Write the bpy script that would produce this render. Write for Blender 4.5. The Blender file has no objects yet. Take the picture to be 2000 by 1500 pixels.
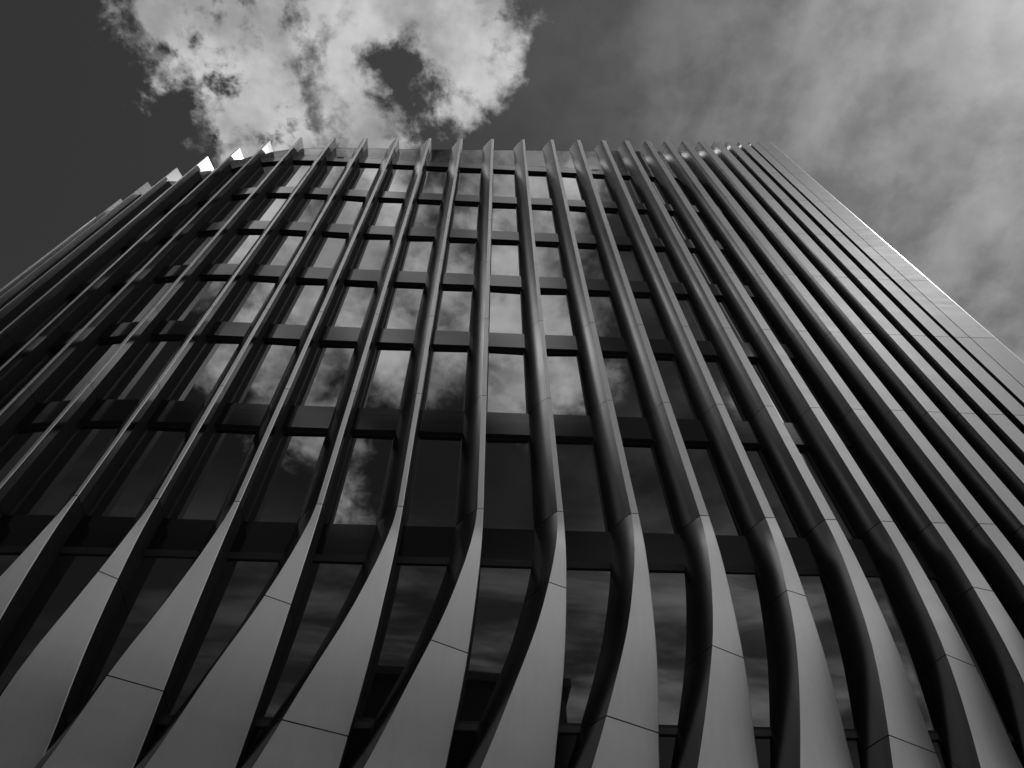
import bpy, math, random
from mathutils import Vector, Matrix
random.seed(7)
S = bpy.context.scene
C = S.collection
EYE = 1.6
SKYGAIN = 0.42
BULGE = 0.018

# ------------------------------------------------------------------ camera
cam = bpy.data.cameras.new('camera'); cam_o = bpy.data.objects.new('camera', cam); C.objects.link(cam_o)
cam.sensor_width = 36.0; cam.lens = 27.0; cam.clip_start = 0.1; cam.clip_end = 5000
E1 = (0.99970, -0.024432, 0.0); E2 = (0.020747, 0.848906, 0.528137); EZ = (-0.012903, -0.527979, 0.849159)
right = Vector((E1[0], E2[0], EZ[0])); down = Vector((E1[1], E2[1], EZ[1])); fwd = Vector((E1[2], E2[2], EZ[2]))
R = Matrix((right, -down, -fwd)).transposed().to_4x4()
R.translation = (0, 0, EYE); cam_o.matrix_world = R
S.camera = cam_o

# ------------------------------------------------------------------ sun direction, world
SUN = Vector((0.56, 0.075, 0.825)).normalized()
SUN_EL = math.asin(SUN.z); SUN_ROT = math.atan2(SUN.x, SUN.y)
W = bpy.data.worlds.new('World'); S.world = W; W.use_nodes = True
nt = W.node_tree; N = nt.nodes; L = nt.links; N.clear()
def val(x, sock):
    if isinstance(x, (int, float)): sock.default_value = x
    else: L.new(x, sock)
def mth(op, a, b=None, c=None, clamp=False):
    n = N.new('ShaderNodeMath'); n.operation = op; n.use_clamp = clamp
    val(a, n.inputs[0])
    if b is not None: val(b, n.inputs[1])
    if c is not None: val(c, n.inputs[2])
    return n.outputs[0]
def sstep(x, lo, hi, a=0.0, b=1.0):
    n = N.new('ShaderNodeMapRange'); n.interpolation_type = 'SMOOTHSTEP'
    val(x, n.inputs[0]); val(lo, n.inputs[1]); val(hi, n.inputs[2]); val(a, n.inputs[3]); val(b, n.inputs[4])
    return n.outputs[0]
def mixf(f, a, b):
    return mth('ADD', mth('MULTIPLY', a, mth('SUBTRACT', 1.0, f)), mth('MULTIPLY', b, f))
def noise(vec, scale, detail, rough=0.55, dist=0.0, off=(0, 0, 0)):
    m = N.new('ShaderNodeVectorMath'); m.operation = 'ADD'; L.new(vec, m.inputs[0]); m.inputs[1].default_value = off
    n = N.new('ShaderNodeTexNoise'); n.inputs['Scale'].default_value = scale; n.inputs['Detail'].default_value = detail
    n.inputs['Roughness'].default_value = rough; n.inputs['Distortion'].default_value = dist
    L.new(m.outputs[0], n.inputs['Vector']); return n.outputs['Fac']
tc = N.new('ShaderNodeTexCoord'); sep = N.new('ShaderNodeSeparateXYZ'); L.new(tc.outputs['Generated'], sep.inputs[0])
zc = mth('MAXIMUM', sep.outputs[2], 0.04)
px = mth('DIVIDE', sep.outputs[0], zc); py = mth('DIVIDE', sep.outputs[1], zc)
cmb = N.new('ShaderNodeCombineXYZ'); L.new(px, cmb.inputs[0]); L.new(py, cmb.inputs[1]); P = cmb.outputs[0]
sky = N.new('ShaderNodeTexSky'); sky.sky_type = 'NISHITA'; sky.sun_disc = False
sky.sun_elevation = SUN_EL; sky.sun_rotation = SUN_ROT; sky.altitude = 50; sky.air_density = 1.0; sky.dust_density = 0.7; sky.ozone_density = 1.0
sc = N.new('ShaderNodeSeparateColor'); L.new(sky.outputs[0], sc.inputs[0])
base = mth('MINIMUM', mth('MULTIPLY', sc.outputs[0], SKYGAIN), sstep(px, -0.7, 0.4, 0.42, 1.9))
CLOUD_ON = [(-0.398,0.111,0.037),(-0.420,0.159,0.031),(-0.341,0.113,0.063),(-0.259,0.131,0.078),(-0.310,0.201,0.063),(-0.354,0.231,0.036),(-0.234,0.208,0.072),(-0.171,0.111,0.090),(-0.074,0.113,0.078),(-0.050,0.159,0.054),(-0.059,0.209,0.027),(-0.011,0.126,0.027),(-0.187,0.241,0.051),(-0.282,0.258,0.042),(-0.056,0.228,0.015),(-0.335,0.263,0.036),(-0.260,0.285,0.054),(-0.179,0.280,0.036),(-0.260,0.020,0.090),(-0.130,0.020,0.100)]
CLOUD_OFF = [(-0.125,0.199,0.022),(-0.102,0.242,0.028),(-0.155,0.156,0.013),(-0.131,0.169,0.027)]
BACK_ON = [(-0.25,-0.35,0.08),(-0.18,-0.45,0.11),(-0.11,-0.33,0.06),(0.07,-0.31,0.085),(0.01,-0.265,0.035),(-0.13,-0.26,0.06),(-0.22,-0.27,0.05),(0.09,-0.42,0.075),(0.06,-0.52,0.09),(-0.12,-0.58,0.07),(-0.05,-0.46,0.06),(0.11,-0.61,0.055),(0.12,-0.68,0.04),(-0.32,-0.60,0.05),(-0.36,-0.40,0.08),(-0.34,-0.29,0.06),(-0.25,-0.60,0.075),(-0.20,-0.73,0.05),(-0.16,-0.86,0.035),(0.10,-0.52,0.09),(0.12,-0.62,0.075),(-0.02,-0.56,0.05)]
BACK_OFF = [(-0.05,-0.29,0.03),(-0.02,-0.355,0.038)]
def union(L_, sgn):
    out = None
    for x, y, r in L_:
        dx = mth('SUBTRACT', px, x); dy = mth('SUBTRACT', py, y)
        d = mth('SQRT', mth('ADD', mth('MULTIPLY', dx, dx), mth('MULTIPLY', dy, dy)))
        s = mth('SUBTRACT', r, d) if sgn > 0 else mth('SUBTRACT', d, r)
        out = s if out is None else mth('MAXIMUM' if sgn > 0 else 'MINIMUM', out, s)
    return out
# warm the plane coordinate with a little turbulence so that cloud edges fray
nbig = noise(P, 9.0, 9.0, 0.62, 0.15)
nsm = noise(P, 30.0, 8.0, 0.65, 0.3, (3, 1, 0))
fray = mth('ADD', mth('MULTIPLY', mth('SUBTRACT', nbig, 0.5), 0.23), mth('MULTIPLY', mth('SUBTRACT', nsm, 0.5), 0.075))
s1 = mth('MINIMUM', union(CLOUD_ON, 1), union(CLOUD_OFF, -1))
c1 = sstep(mth('ADD', s1, fray), -0.022, 0.024)
nm = noise(P, 15.0, 9.0, 0.62, 0.1, (2.2, 0.4, 0))
c1 = mth('MULTIPLY', c1, mixf(sstep(px, -0.12, -0.30), sstep(nm, 0.26, 0.40), sstep(nm, 0.36, 0.50)))
# the bank of cloud behind the camera, seen mirrored in the windows
s2 = mth('MINIMUM', union(BACK_ON, 1), union(BACK_OFF, -1))
c2 = mth('MULTIPLY', sstep(mth('ADD', s2, mth('MULTIPLY', fray, 1.1)), -0.05, 0.07), 0.95)
# scattered low cloud all round the horizon
r2 = mth('SQRT', mth('ADD', mth('MULTIPLY', px, px), mth('MULTIPLY', py, py)))
mp = N.new('ShaderNodeMapping'); L.new(P, mp.inputs[0]); mp.inputs['Scale'].default_value = (0.9, 3.0, 1); mp.inputs['Rotation'].default_value = (0, 0, 0.1)
nlow = noise(mp.outputs[0], 1.8, 8.0, 0.6, 0.3, (7, 2, 0))
c3 = mth('MULTIPLY', mth('MULTIPLY', sstep(nlow, 0.42, 0.66), sstep(r2, 0.85, 1.15)), 0.8)
# thin veil on the sun's side
vx = mth('SUBTRACT', px, SUN.x / SUN.z); vy = mth('SUBTRACT', py, SUN.y / SUN.z)
ds = mth('SQRT', mth('ADD', mth('MULTIPLY', vx, vx), mth('MULTIPLY', vy, vy)))
nv = noise(P, 5.5, 7.0, 0.58, 0.15, (1.3, 4.1, 0))
nv2 = noise(P, 13.0, 6.0, 0.58, 0.1, (5.3, 0.1, 0))
side = sstep(px, -0.08, 0.45)
veil = mth('MULTIPLY', side, mth('MAXIMUM', mth('ADD', mth('ADD', 0.12, mth('MULTIPLY', sstep(nv, 0.40, 0.62), 0.75)), mth('MULTIPLY', mth('SUBTRACT', nv2, 0.5), 1.7)), 0.0))
veil = mth('MULTIPLY', veil, sstep(ds, 2.2, 0.5, 0.12, 1.0))
aur = mth('POWER', mth('MAXIMUM', sstep(ds, 0.40, 0.0), 0.0), 2.0)
aur2 = sstep(ds, 0.06, 0.0)
tex = noise(P, 8.0, 6.0, 0.55, 0.0, (9, 9, 0))
shade = mth('ADD', mth('MULTIPLY', sstep(tex, 0.36, 0.64), 2.8), mth('MULTIPLY', nsm, 1.6))
cl_lum = mth('ADD', 2.3, shade)
L1 = mth('ADD', base, mth('ADD', mth('MULTIPLY', mth('MULTIPLY', veil, 1.4), sstep(py, 0.05, -0.25, 1.0, 0.75)), mth('ADD', mth('MULTIPLY', aur, 1.6), mth('MULTIPLY', aur2, 0.2))))
L2 = mixf(c3, L1, sstep(px, -0.8, 0.5, 0.7, 6.0))

L3 = mixf(c2, L2, mth('MULTIPLY', cl_lum, 2.9))
fill_bank = mth('MULTIPLY', mth('MULTIPLY', sstep(px, 0.42, 0.85), sstep(px, 2.4, 1.3)), mth('MULTIPLY', sstep(py, -0.60, -0.35), sstep(py, 0.3, -0.1)))  # brighter sky added out of view at right to light the fin caps
fill_bank = mth('MULTIPLY', fill_bank, mth('ADD', 3.0, mth('MULTIPLY', nv, 7.0)))
L3 = mth('ADD', L3, fill_bank)
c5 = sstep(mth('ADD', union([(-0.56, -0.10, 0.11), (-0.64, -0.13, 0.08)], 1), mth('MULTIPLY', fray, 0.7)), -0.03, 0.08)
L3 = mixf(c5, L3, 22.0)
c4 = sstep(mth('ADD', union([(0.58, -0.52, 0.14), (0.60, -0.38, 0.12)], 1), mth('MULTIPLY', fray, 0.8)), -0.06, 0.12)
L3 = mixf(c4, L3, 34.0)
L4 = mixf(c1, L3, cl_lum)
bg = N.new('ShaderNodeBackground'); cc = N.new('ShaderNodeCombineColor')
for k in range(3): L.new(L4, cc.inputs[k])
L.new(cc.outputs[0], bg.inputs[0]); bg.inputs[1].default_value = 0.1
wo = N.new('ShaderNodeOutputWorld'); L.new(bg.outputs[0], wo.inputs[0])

# ------------------------------------------------------------------ sun lamp
sl = bpy.data.lights.new('sun', 'SUN'); sl.energy = 2.2; sl.angle = math.radians(0.53); sl.color = (1, 1, 1)
so = bpy.data.objects.new('sun', sl); C.objects.link(so)
so.rotation_mode = 'QUATERNION'; so.rotation_quaternion = SUN.to_track_quat('Z', 'Y'); so.location = (20, 5, 60)

vs = S.view_settings; vs.view_transform = 'Standard'; vs.look = 'None'; vs.exposure = 0.0; vs.gamma = 1.0; vs.use_curve_mapping = False
S.cycles.max_bounces = 8; S.cycles.glossy_bounces = 6; S.cycles.transparent_max_bounces = 10
S.cycles.sample_clamp_indirect = 6.0

# ------------------------------------------------------------------ materials
def mat(name, base, rough, metal=0.0, ior=1.5, spec=0.5):
    m = bpy.data.materials.new(name); m.use_nodes = True
    b = m.node_tree.nodes['Principled BSDF']
    b.inputs['Base Color'].default_value = (base, base, base, 1); b.inputs['Roughness'].default_value = rough
    b.inputs['Metallic'].default_value = metal; b.inputs['IOR'].default_value = ior
    b.inputs['Specular IOR Level'].default_value = spec
    return m, m.node_tree, b
def add_noise(nt_, b, scale, lo, hi, sock, stretch=(1, 1, 1), detail=4.0, coord='Object'):
    n = nt_.nodes; tcn = n.new('ShaderNodeTexCoord'); mpn = n.new('ShaderNodeMapping'); mpn.inputs['Scale'].default_value = stretch
    ns = n.new('ShaderNodeTexNoise'); ns.inputs['Scale'].default_value = scale; ns.inputs['Detail'].default_value = detail
    mr = n.new('ShaderNodeMapRange'); mr.inputs[1].default_value = 0.3; mr.inputs[2].default_value = 0.7
    mr.inputs[3].default_value = lo; mr.inputs[4].default_value = hi
    nt_.links.new(tcn.outputs[coord], mpn.inputs[0]); nt_.links.new(mpn.outputs[0], ns.inputs['Vector']); nt_.links.new(ns.outputs['Fac'], mr.inputs[0])
    if sock == 'Base Color':
        c_ = n.new('ShaderNodeCombineColor')
        for k in range(3): nt_.links.new(mr.outputs[0], c_.inputs[k])
        nt_.links.new(c_.outputs[0], b.inputs[sock])
    else: nt_.links.new(mr.outputs[0], b.inputs[sock])
def add_bump(nt_, b, scale, strength, dist, stretch=(1, 1, 1), detail=2.0):
    n = nt_.nodes; tcn = n.new('ShaderNodeTexCoord'); mpn = n.new('ShaderNodeMapping'); mpn.inputs['Scale'].default_value = stretch
    ns = n.new('ShaderNodeTexNoise'); ns.inputs['Scale'].default_value = scale; ns.inputs['Detail'].default_value = detail
    bp = n.new('ShaderNodeBump'); bp.inputs['Strength'].default_value = strength; bp.inputs['Distance'].default_value = dist
    nt_.links.new(tcn.outputs['Object'], mpn.inputs[0]); nt_.links.new(mpn.outputs[0], ns.inputs['Vector'])
    nt_.links.new(ns.outputs['Fac'], bp.inputs['Height']); nt_.links.new(bp.outputs[0], b.inputs['Normal'])
def tone(nt_, b, mid, per_panel, streak):
    """panel-to-panel tone, faint rain streaks running down and soft dust"""
    n = nt_.nodes; lk = nt_.links
    oi = n.new('ShaderNodeObjectInfo'); tcn = n.new('ShaderNodeTexCoord')
    def ns(scale, stretch, detail):
        mpn = n.new('ShaderNodeMapping'); mpn.inputs['Scale'].default_value = stretch; q = n.new('ShaderNodeTexNoise')
        q.inputs['Scale'].default_value = scale; q.inputs['Detail'].default_value = detail
        lk.new(tcn.outputs['Object'], mpn.inputs[0]); lk.new(mpn.outputs[0], q.inputs['Vector']); return q.outputs['Fac']
    def mm(op, a, b_):
        q = n.new('ShaderNodeMath'); q.operation = op
        for k, v in enumerate((a, b_)):
            if isinstance(v, (int, float)): q.inputs[k].default_value = v
            else: lk.new(v, q.inputs[k])
        return q.outputs[0]
    x = mm('MULTIPLY', mm('SUBTRACT', oi.outputs['Random'], 0.5), per_panel)
    y = mm('MULTIPLY', mm('SUBTRACT', ns(9.0, (1, 1, 0.06), 3.0), 0.5), streak * 2)
    z = mm('MULTIPLY', mm('SUBTRACT', ns(0.7, (1, 1, 1), 4.0), 0.5), streak * 2)
    v = mm('ADD', mm('ADD', mm('ADD', x, y), z), mid)
    c_ = n.new('ShaderNodeCombineColor')
    for k in range(3): lk.new(v, c_.inputs[k])
    lk.new(c_.outputs[0], b.inputs['Base Color'])
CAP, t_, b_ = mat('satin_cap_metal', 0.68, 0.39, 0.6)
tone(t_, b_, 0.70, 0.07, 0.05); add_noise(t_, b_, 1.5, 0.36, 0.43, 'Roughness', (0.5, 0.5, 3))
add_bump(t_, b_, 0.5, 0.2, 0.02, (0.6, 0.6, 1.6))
METAL, t_, b_ = mat('darkened_side_metal', 0.2, 0.22, 1.0)  # fin sides; base darkened below the caps' tone to stand for shade
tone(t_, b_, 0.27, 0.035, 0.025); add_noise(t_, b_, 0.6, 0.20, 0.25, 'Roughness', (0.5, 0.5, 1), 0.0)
CORE, t_, b_ = mat('dark_cavity', 0.015, 0.8)
GLASS, t_, b_ = mat('coated_glass', 0.006, 0.015, 0.0, 2.45)
add_bump(t_, b_, 0.55, 0.12, 0.012, (1, 1, 1), 1.0)
SPAN, t_, b_ = mat('spandrel_glass', 0.006, 0.10, 0.0, 1.42)
add_noise(t_, b_, 2.0, 0.08, 0.14, 'Roughness', (0.2, 0.2, 14)); add_bump(t_, b_, 0.8, 0.10, 0.01, (1, 1, 3), 1.0)
tone(GLASS.node_tree, GLASS.node_tree.nodes['Principled BSDF'], 0.009, 0.016, 0.002)
FRAME, t_, b_ = mat('dark_frame', 0.03, 0.45, 0.0, 1.5); add_noise(t_, b_, 6, 0.022, 0.04, 'Base Color')
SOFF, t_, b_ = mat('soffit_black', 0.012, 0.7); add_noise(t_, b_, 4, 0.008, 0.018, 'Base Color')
ROOF, t_, b_ = mat('roof_membrane', 0.12, 0.8); add_noise(t_, b_, 2, 0.09, 0.15, 'Base Color')
CLAD, t_, b_ = mat('side_cladding', 0.35, 0.45, 0.3); add_noise(t_, b_, 1, 0.30, 0.38, 'Base Color')
PAVE, t_, b_ = mat('stone_paving', 0.25, 0.8); add_noise(t_, b_, 3, 0.20, 0.30, 'Base Color', detail=8)
SOIL, t_, b_ = mat('asphalt_ground', 0.06, 0.9); add_noise(t_, b_, 5, 0.045, 0.075, 'Base Color', detail=8)
BRICK, t_, b_ = mat('dark_brickwork', 0.07, 0.85); add_noise(t_, b_, 3, 0.05, 0.09, 'Base Color', detail=8)
STONE, t_, b_ = mat('pale_stonework', 0.15, 0.8); add_noise(t_, b_, 1.5, 0.12, 0.18, 'Base Color', detail=8)
# clear balustrade glass: mirror-like film over a see-through pane
CLEAR = bpy.data.materials.new('clear_glass'); CLEAR.use_nodes = True
t_ = CLEAR.node_tree; t_.nodes.clear()
o_ = t_.nodes.new('ShaderNodeOutputMaterial'); mx = t_.nodes.new('ShaderNodeMixShader'); tr = t_.nodes.new('ShaderNodeBsdfTransparent')
tr.inputs[0].default_value = (0.97, 0.97, 0.97, 1); gl = t_.nodes.new('ShaderNodeBsdfGlossy'); gl.inputs['Roughness'].default_value = 0.01
fr = t_.nodes.new('ShaderNodeFresnel'); fr.inputs[0].default_value = 1.6
t_.links.new(fr.outputs[0], mx.inputs[0]); t_.links.new(tr.outputs[0], mx.inputs[1]); t_.links.new(gl.outputs[0], mx.inputs[2]); t_.links.new(mx.outputs[0], o_.inputs[0])

SCREEN = CLEAR.copy(); SCREEN.name = 'low_iron_glass'
next(n for n in SCREEN.node_tree.nodes if n.type == 'FRESNEL').inputs[0].default_value = 1.12

# ------------------------------------------------------------------ object helpers
def link(name, verts, faces, material, parent=None, smooth=None, sharp=None):
    me = bpy.data.meshes.new(name); me.from_pydata([tuple(v) for v in verts], [], faces)
    me.materials.append(material)
    if smooth:
        for i, p_ in enumerate(me.polygons): p_.use_smooth = smooth[i]
    if sharp:
        at = me.attributes.new('sharp_edge', 'BOOLEAN', 'EDGE')
        for e in me.edges:
            if sharp(e.vertices[0], e.vertices[1]): at.data[e.index].value = True
    me.update(); o = bpy.data.objects.new(name, me); C.objects.link(o)
    if parent:
        o.parent = parent
        o.matrix_parent_inverse = Matrix.Translation(-parent.location)
    return o
def empty(name, loc, label=None, cat=None):
    o = bpy.data.objects.new(name, None); C.objects.link(o); o.location = loc; o.empty_display_size = 0.5
    if label: o['label'] = label
    if cat: o['category'] = cat
    return o
BOXF = [(0, 1, 2, 3), (7, 6, 5, 4), (0, 4, 5, 1), (1, 5, 6, 2), (2, 6, 7, 3), (3, 7, 4, 0)]
def box8(name, q, material, parent=None):           # q: four plan points, then z0, z1
    (a, b, c, d), z0, z1 = q
    v = [(a[0], a[1], z0), (b[0], b[1], z0), (c[0], c[1], z0), (d[0], d[1], z0), (a[0], a[1], z1), (b[0], b[1], z1), (c[0], c[1], z1), (d[0], d[1], z1)]
    return link(name, v, [tuple(reversed(f)) for f in [(3, 2, 1, 0)]] + [(4, 5, 6, 7), (0, 1, 5, 4), (1, 2, 6, 5), (2, 3, 7, 6), (3, 0, 4, 7)], material, parent)
def axbox(name, x0, x1, y0, y1, z0, z1, material, parent=None):
    return box8(name, (((x0, y0), (x1, y0), (x1, y1), (x0, y1)), z0, z1), material, parent)

# ------------------------------------------------------------------ ground
g = link('ground', [(-900, -900, -0.01), (900, -900, -0.01), (900, 900, -0.01), (-900, 900, -0.01)], [(0, 1, 2, 3)], SOIL); g['kind'] = 'structure'
g = axbox('pavement', -40, 40, -9.5, 40, -0.2, 0.0, PAVE); g['kind'] = 'structure'

# ------------------------------------------------------------------ the finned office building
# x, y of a fin's front right arris, facade tangent, width of its front edge, flare amplitudes (heights are above the eye)
FINS=[
  ('t1',-18.076,11.227,0.8922,-0.4517,0.085,[]),
  ('u',-16.700,10.531,0.9116,-0.4110,0.085,[]),
  ('v',-15.272,9.963,0.9442,-0.3293,0.085,[]),
  ('w',-13.814,9.524,0.9709,-0.2393,0.085,[]),
  ('x',-12.339,9.240,0.9829,-0.1844,0.085,[]),
  ('y',-10.936,8.984,0.9936,-0.1129,0.085,[]),
  ('z',-9.484,8.915,1.0000,-0.0017,0.085,[]),
  ('a',-7.978,8.979,0.9982,0.0593,0.075,[]),
  ('b',-6.521,9.092,0.9969,0.0786,0.091,[-0.63,0.65,0.46,1.49]),
  ('c',-5.065,9.209,0.9971,0.0760,0.099,[0.02,0.76,0.72,1.33]),
  ('d',-3.561,9.317,0.9975,0.0711,0.104,[0.49,0.84,0.89,1.22]),
  ('e',-2.081,9.421,0.9975,0.0705,0.099,[0.80,0.90,0.99,1.13]),
  ('f',-0.590,9.527,0.9973,0.0734,0.113,[0.97,0.95,1.03,1.07]),
  ('g',0.899,9.640,0.9974,0.0720,0.107,[1.02,0.98,1.02,1.02]),
  ('h',2.317,9.737,0.9975,0.0712,0.136,[0.96,1.01,0.97,0.98]),
  ('i',3.654,9.837,0.9973,0.0734,0.169,[0.83,1.04,0.89,0.93]),
  ('j',4.922,9.929,0.9974,0.0717,0.192,[0.64,1.07,0.78,0.87]),
  ('k',6.097,10.013,0.9974,0.0724,0.224,[0.40,1.11,0.68,0.79]),
  ('l',7.201,10.094,0.9974,0.0723,0.251,[0.15,1.16,0.57,0.69]),
  ('m',8.224,10.167,0.9978,0.0665,0.281,[-0.10,1.22,0.48,0.54]),
  ('n',9.170,10.225,0.9975,0.0710,0.312,[]),
  ('o',10.067,10.298,0.9969,0.0791,0.340,[]),
  ('p',10.886,10.362,0.9972,0.0748,0.372,[]),
  ('q',11.583,10.412,0.9975,0.0704,0.410,[]),
  ('r',12.257,10.458,0.9975,0.0703,0.449,[]),
  ('s',12.825,10.499,0.9987,0.0518,0.433,[]),
  ('t',13.568,10.526,0.9993,0.0363,0.751,[]),
]
HK= [4.8, 5.4, 6.0, 6.5, 7.0, 7.5, 8.0, 8.5, 9.0, 9.5, 10.0, 10.5, 10.939]
SR = [-0.571, -0.505, -0.432, -0.362, -0.281, -0.212, -0.157, -0.113, -0.075, -0.041, -0.015, -0.003, 0.0]
NR = [0.362, 0.389, 0.383, 0.344, 0.267, 0.195, 0.135, 0.09, 0.056, 0.029, 0.01, 0.002, 0.0]
SL = [-1.769, -1.51, -1.261, -1.063, -0.879, -0.7, -0.534, -0.396, -0.279, -0.172, -0.086, -0.024, 0.0]
NL = [0.101, 0.112, 0.054, -0.022, -0.087, -0.115, -0.112, -0.099, -0.081, -0.066, -0.049, -0.017, 0.0]
JH= {'b': 9.0, 'c': 7.06, 'd': 8.6, 'e': 6.49, 'f': 7.8, 'g': 9.08, 'h': 6.64, 'i': 7.84, 'j': 9.05, 'k': 6.45, 'l': 7.8, 'm': 9.27}


FINS = [(k, x, y, tx, ty, w, a or None) for (k, x, y, tx, ty, w, a) in FINS]
FINS = [('extra', -20.68, 12.86, 0.80, -0.60, 0.085, None), ('extra', -19.41, 12.00, 0.855, -0.518, 0.085, None)] + FINS
def roof_h(x): return 37.866 + 0.14126 * x
def lerp(tab, h):
    if h <= HK[0]: return tab[0]
    for i in range(len(HK) - 1):
        if h <= HK[i + 1]: return tab[i] + (tab[i + 1] - tab[i]) * (h - HK[i]) / (HK[i + 1] - HK[i])
    return 0.0
amps = [f[6] for f in FINS]
first = next(i for i, a in enumerate(amps) if a); last = max(i for i, a in enumerate(amps) if a)
for i in range(len(FINS)):
    if i < first: amps[i] = [max(-0.9, -0.63), 0.65, 0.46, 1.2]
    if i > last:
        k = max(0.0, 1 - (i - last) / (len(FINS) - 1 - last)); a = amps[last]
        amps[i] = [a[0] * k, a[1] * k, a[2] * k, a[3] * k]
DEPTH = 0.45; GL = 0.57
NB = 7
def section(i, h):
    """plan ring of fin i at height h (above the eye): list of (s, n)"""
    k, x, y, tx, ty, w, _ = FINS[i]; a = amps[i]
    sR, nR = lerp(SR, h) * a[0], lerp(NR, h) * a[1]
    sL, nL = lerp(SL, h) * a[2] - w, lerp(NL, h) * a[3]
    if k == 't':
        return [(-0.035, 0.0), (-0.728, 0.0)] + [(-0.730, 0.02 + 0.4 * j / NB) for j in range(NB)] + [(-0.730, 0.62), (0.0, 0.62), (0.0, 0.3), (0.0, 0.012)]
    root = min(sL - (0.5 - w), sL - 0.07) if w < 0.44 else sL - 0.06
    B = (sL, nL); D = (root, DEPTH)
    cx, cy = D[0] - B[0], D[1] - B[1]; ln = math.hypot(cx, cy); ox, oy = -cy / ln, cx / ln   # outward-left normal
    if ox > 0: ox, oy = -ox, -oy
    cov = []
    for j in range(1, NB):
        t = j / NB; bl = BULGE * 4 * t * (1 - t)
        cov.append((B[0] + cx * t + ox * bl, B[1] + cy * t + oy * bl))
    return [(sR - 0.010, nR), B] + cov + [D, (root, 0.62), (sR, 0.62), (sR, min(0.56, nR + 0.20)), (sR, nR + 0.010)]
def world_pt(i, s, n, h):
    _, x, y, tx, ty, w, _ = FINS[i]
    return (x + s * tx - n * ty, y + s * ty + n * tx, h + EYE)
def prism(i, h0, h1, inset=0.0):
    hs = [h0]
    if h0 < HK[-1]:
        st = 0.25; n = max(1, int(math.ceil((min(h1, 11.2) - max(h0, 4.6)) / st)))
        for j in range(n + 1):
            hh = max(h0, 4.6) + (min(h1, 11.2) - max(h0, 4.6)) * j / n
            if hh > hs[-1] + 1e-3 and hh < h1 - 1e-3: hs.append(hh)
    hs.append(h1)
    verts = []; rings = []
    for h in hs:
        r = section(i, h)
        if inset:
            cx = sum(p[0] for p in r) / len(r); cy = sum(p[1] for p in r) / len(r)
            r2_ = []
            for (s, n) in r:
                dx, dy = s - cx, n - cy; d = math.hypot(dx, dy); k = max(0.0, (d - inset) / d); r2_.append((cx + dx * k, cy + dy * k))
            r = r2_
        rings.append(len(verts)); verts += [world_pt(i, s, n, h) for s, n in r]
    m = len(section(i, h0)); faces = []; sm = []
    for a, b in zip(rings, rings[1:]):
        for j in range(m):
            j2 = (j + 1) % m
            faces.append((a + j, b + j, b + j2, a + j2)); sm.append(j <= NB)
    faces.append(tuple(rings[0] + j for j in range(m))); faces.append(tuple(rings[-1] + m - 1 - j for j in range(m))); sm += [False, False]
    def sharp(u, v):
        ju, jv = u % m, v % m
        if ju == jv: return ju in (0, 1, NB + 1, NB + 2, NB + 3, NB + 4, m - 1)
        return (u < m and v < m) or (u >= rings[-1] and v >= rings[-1])
    return verts, faces, sm, sharp
building = empty('office_building', (0, 9.6, 0), 'tall curved office building wrapped in flaring vertical metal fins with recessed dark windows', 'office building')
G = 0.009
TH = 3.9
for i, F in enumerate(FINS):
    k = F[0]; top = roof_h(F[1])
    joints = [10.939 + TH * j for j in range(9) if 10.939 + TH * j < top - 0.5]
    row = JH.get(k, [6.5, 7.8, 9.05][(i * 2) % 3])
    joints = [row - 4.2, row] + joints if row > 4 else [row] + joints
    v, f, sm, sh = prism(i, -1.58, top - 0.03, 0.03)
    fin = link('corner_pier' if k == 't' else 'fin', v, f, CORE, building)
    hs = [-1.6] + joints + [top]
    for a, b in zip(hs, hs[1:]):
        v, f, sm, sh = prism(i, a + (G if a > -1.5 else 0), b - (G if b < top else 0))
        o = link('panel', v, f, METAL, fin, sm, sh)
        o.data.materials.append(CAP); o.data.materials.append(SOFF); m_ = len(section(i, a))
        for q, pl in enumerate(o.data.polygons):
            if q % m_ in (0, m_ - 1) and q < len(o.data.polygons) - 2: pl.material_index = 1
            if q % m_ in ((NB + 1, NB + 3) if b > 11.2 else (NB + 1, NB + 3, NB + 4)) and q < len(o.data.polygons) - 2 and b < 34.5 and k != 't': pl.material_index = 2   # black return behind the metal nosing, the nosing too on lower panels

# bays
TERR = 6
SPT = [10.92, 14.85, 18.78, 22.70, 26.62, 30.55, 35.05]     # top of each spandrel
SPB = [10.08, 13.98, 17.99, 21.86, 25.80, 29.76, 34.32]     # bottom of each spandrel
def bar(i, s0, s1, n0, n1, h0, h1, i2=None):
    i2 = i if i2 is None else i2
    a = world_pt(i, s0, n0, 0); b = world_pt(i2, s1, n0, 0); c = world_pt(i2, s1, n1, 0); d = world_pt(i, s0, n1, 0)
    v = []
    for z in (h0 + EYE, h1 + EYE): v += [(q[0], q[1], z) for q in (a, b, c, d)]
    return v, [(3, 2, 1, 0), (4, 5, 6, 7), (0, 1, 5, 4), (1, 2, 6, 5), (2, 3, 7, 6), (3, 0, 4, 7)]
def join(parts):
    V = []; Fc = []
    for v, f in parts:
        o = len(V); V += v; Fc += [tuple(q + o for q in ff) for ff in f]
    return V, Fc
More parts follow.
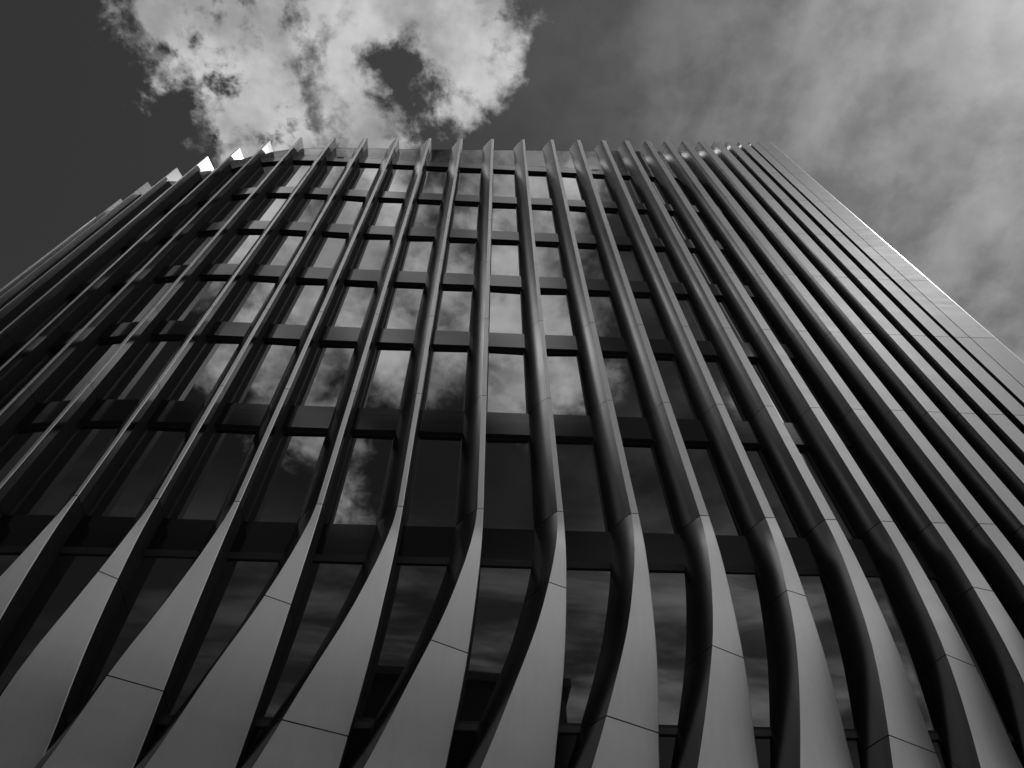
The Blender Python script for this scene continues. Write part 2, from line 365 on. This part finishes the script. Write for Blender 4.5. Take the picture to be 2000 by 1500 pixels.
def window(i, j, sa, sb, h0, h1, side=0.035, GL=GL):
    ht = h1 + 0.02
    head = 0.05 if GL > 0.5 else 0.16
    parts = [bar(i, sa, sb, GL - 0.03, 0.66, h0, h0 + 0.05, j), bar(i, sa, sb, GL - 0.03, 0.66, ht - head, ht, j)]
    if side:
        parts += [bar(i, sa, sa + side, GL - 0.035, 0.66, h0 + 0.05, ht - 0.05), bar(j, sb - side, sb, GL - 0.035, 0.66, h0 + 0.05, ht - 0.05),
                  ]
    v, f = join(parts); fr_ = link('window', v, f, FRAME if GL > 0.5 else SOFF, building)
    v, f = bar(i, sa + 0.01, sb - 0.01, GL, GL + 0.02, h0 + 0.03, ht - 0.03, j)
    if side:                                              # every pane sits a hair out of true
        da, db = random.uniform(-0.008, 0.008), random.uniform(-0.008, 0.008)
        nx, ny = -FINS[i][4], FINS[i][3]
        for q, d in ((0, da + db), (1, da - db), (4, -da + db), (5, -da - db)): v[q] = (v[q][0] + nx * d, v[q][1] + ny * d, v[q][2])
    link('pane', v, f, GLASS, fr_)
for i in range(len(FINS) - 1):
    j = i + 1
    wj = FINS[j][5]; kj = FINS[j][0]
    root = -0.757 if kj == 't' else (-max(0.5, wj + 0.07) if wj < 0.44 else -(wj + 0.06))
    gap = math.hypot(FINS[j][1] - FINS[i][1], FINS[j][2] - FINS[i][2]) + root
    if gap > 0.03:
        if gap > 0.18:
            for k in range(6):
                if k == 5 and i < TERR:                    # open glass screen in front of the roof terrace
                    v, f = bar(i, 0.0, root, GL - 0.02, GL, 30.56, roof_h(FINS[i][1]) - 0.36, j)
                    for q in (5, 6): v[q] = (v[q][0], v[q][1], roof_h(FINS[j][1]) - 0.36 + EYE)
                    link('screen_pane', v, f, SCREEN, building)
                else: window(i, j, 0.0, root, SPT[k], SPB[k + 1])
        else:
            v, f = bar(i, 0.0, root, 0.5, 0.6, 10.9, 35.0, j); link('wall_strip', v, f, SOFF, building)
        for k in range(6 if i < TERR else 7):
            v, f = bar(i, -0.06, root + 0.06, DEPTH, 0.66, SPB[k], SPT[k] - 0.012, j)
            sp = link('spandrel_panel', v, f, SPAN, building)
            v, f = bar(i, -0.05, root + 0.05, DEPTH + 0.012, 0.66, SPB[k] - 0.02, SPB[k] - 0.001, j)
            link('soffit', v, f, SOFF, sp)
    # lower storey, behind the flare
    sa = -0.45; sb = -0.45
    if gap > 0.1:
        window(i, j, sa, sb, 6.80, SPB[0], 0.03, 0.475)
        v, f = bar(i, sa, sb, 0.44, 0.64, 6.70, 6.80, j); link('sill', v, f, FRAME, building)
        v, f = bar(i, sa, sb, 0.475, 0.64, 5.9, 6.70, j); link('spandrel_panel', v, f, SPAN, building)
        window(i, j, sa, sb, -1.4, 5.9, 0.03)
    # glass balustrade above the top band
    ta = roof_h(FINS[i][1]) - 0.36; tb = roof_h(FINS[j][1]) - 0.36
    if gap > 0.03 and i >= TERR:
        v, f = bar(i, 0.005, root - 0.005, DEPTH, DEPTH + 0.02, 35.06, ta, j)
        v = [(q[0], q[1], q[2]) for q in v]
        for q in (5, 6): v[q] = (v[q][0], v[q][1], tb + EYE)
        link('balustrade_pane', v, f, CLEAR, building)
        if i < TERR: continue
        v2, f2 = bar(i, 0.0, root, DEPTH - 0.004, DEPTH + 0.026, ta, ta + 0.03, j)
        for q in (1, 2): v2[q] = (v2[q][0], v2[q][1], tb + EYE)
        for q in (5, 6): v2[q] = (v2[q][0], v2[q][1], tb + 0.03 + EYE)
        link('balustrade_rail', v2, f2, FRAME, building)
for (i, s) in ((9, 0.35), (17, 0.25)):
    v, f = bar(i, s, s + 0.32, DEPTH - 0.004, DEPTH + 0.05, 34.82, 34.96); link('vent_slot', v, f, SOFF, building)
# roof slab, rear and side walls
n_ = len(FINS)
def prism_poly(name, pts, z0, z1, material, parent):
    m = len(pts); v = [(p[0], p[1], z0) for p in pts] + [(p[0], p[1], z1) for p in pts]
    f = [tuple(range(m - 1, -1, -1)), tuple(range(m, 2 * m))] + [(q, (q + 1) % m, m + (q + 1) % m, m + q) for q in range(m)]
    return link(name, v, f, material, parent)
def ringpts(i0, n): return [world_pt(i, -0.2, n, 0)[:2] for i in range(i0, n_)]
HI = TERR + 2
prism_poly('roof', ringpts(HI, 0.67) + [(14.4, 30.0), (-9.8, 33.0)], 34.3 + EYE, 34.95 + EYE, ROOF, building)
prism_poly('interior_core', ringpts(HI, 1.2) + [(13.6, 29.0), (-9.6, 32.0)], 30.5 + EYE, 34.3 + EYE, CORE, building)
prism_poly('terrace', ringpts(0, 0.67) + [(14.4, 30.1), (-14.0, 34.1)], 30.0 + EYE, 30.45 + EYE, ROOF, building)
prism_poly('interior_core', ringpts(0, 1.2) + [(13.6, 29.0), (-13.5, 33.0)], 0.0, 30.0 + EYE, CORE, building)
c0 = world_pt(n_ - 1, 0.0, 0.66, 0); c1 = world_pt(n_ - 1, -0.3, 0.66, 0)
for a in range(10):
    z0 = max(0.0, 10.939 + EYE + TH * (a - 3)); z1 = 10.939 + EYE + TH * (a - 2) - 0.015
    if z1 <= z0: continue
    box8('side_panel', (((c1[0], c1[1]), (c0[0], c0[1]), (c0[0] + 0.6, 30.0), (c1[0] + 0.6, 30.0)), z0, min(z1, 38.6 + EYE)), CLAD, building)
l0 = world_pt(0, -0.5, 0.3, 0)
box8('side_wall', (((l0[0], l0[1]), (l0[0] + 0.3, l0[1]), (-13.9, 34.0), (-14.3, 34.0)), 0.0, 30.4 + EYE), CLAD, building)

# ------------------------------------------------------------------ buildings across the street, seen mirrored in the lower windows
def block(name, label, x0, x1, y0, y1, h, wallm, nx, nz, wz, gable=0.0):
    b = empty(name, ((x0 + x1) / 2, (y0 + y1) / 2, 0), label, 'building')
    axbox('wall', x0, x1, y0, y1, 0, h, wallm, b)
    axbox('cornice', x0 - 0.3, x1 + 0.3, y0 - 0.3, y1 + 0.35, h, h + 0.5, wallm, b)
    if gable:
        v = [(x0, y0, h + 0.5), (x1, y0, h + 0.5), (x1, y1, h + 0.5), (x0, y1, h + 0.5), ((x0 + x1) / 2, y0, h + gable), ((x0 + x1) / 2, y1, h + gable)]
        link('roof', v, [(0, 3, 5, 4), (1, 4, 5, 2), (0, 4, 1), (3, 2, 5)], ROOF, b)
    else: axbox('roof', x0, x1, y0, y1, h + 0.5, h + 0.7, ROOF, b)
    for a in range(nx):
        for c in range(nz):
            cx = x0 + (x1 - x0) * (a + 0.5) / nx; z = 2.2 + (h - 3.2) * c / nz
            w = 0.55 * (x1 - x0) / nx / 2
            f_ = axbox('window', cx - w, cx + w, y1, y1 + 0.08, z, z + wz, FRAME, b)
            axbox('pane', cx - w + 0.08, cx + w - 0.08, y1 + 0.08, y1 + 0.10, z + 0.08, z + wz - 0.08, GLASS, f_)
block('brick_building', 'dark brick warehouse block across the street facing the finned facade', -6, 6, -34, -15, 28.0, BRICK, 5, 7, 2.2)
block('stone_building', 'pale stone corner building across the street beside the dark brick block', -36, -7, -36, -16, 24.0, STONE, 9, 8, 2.0)
block('gabled_building', 'lower gabled stone building across the street right of the brick block', 7, 34, -34, -15, 17.0, STONE, 8, 5, 2.4, 6.0)
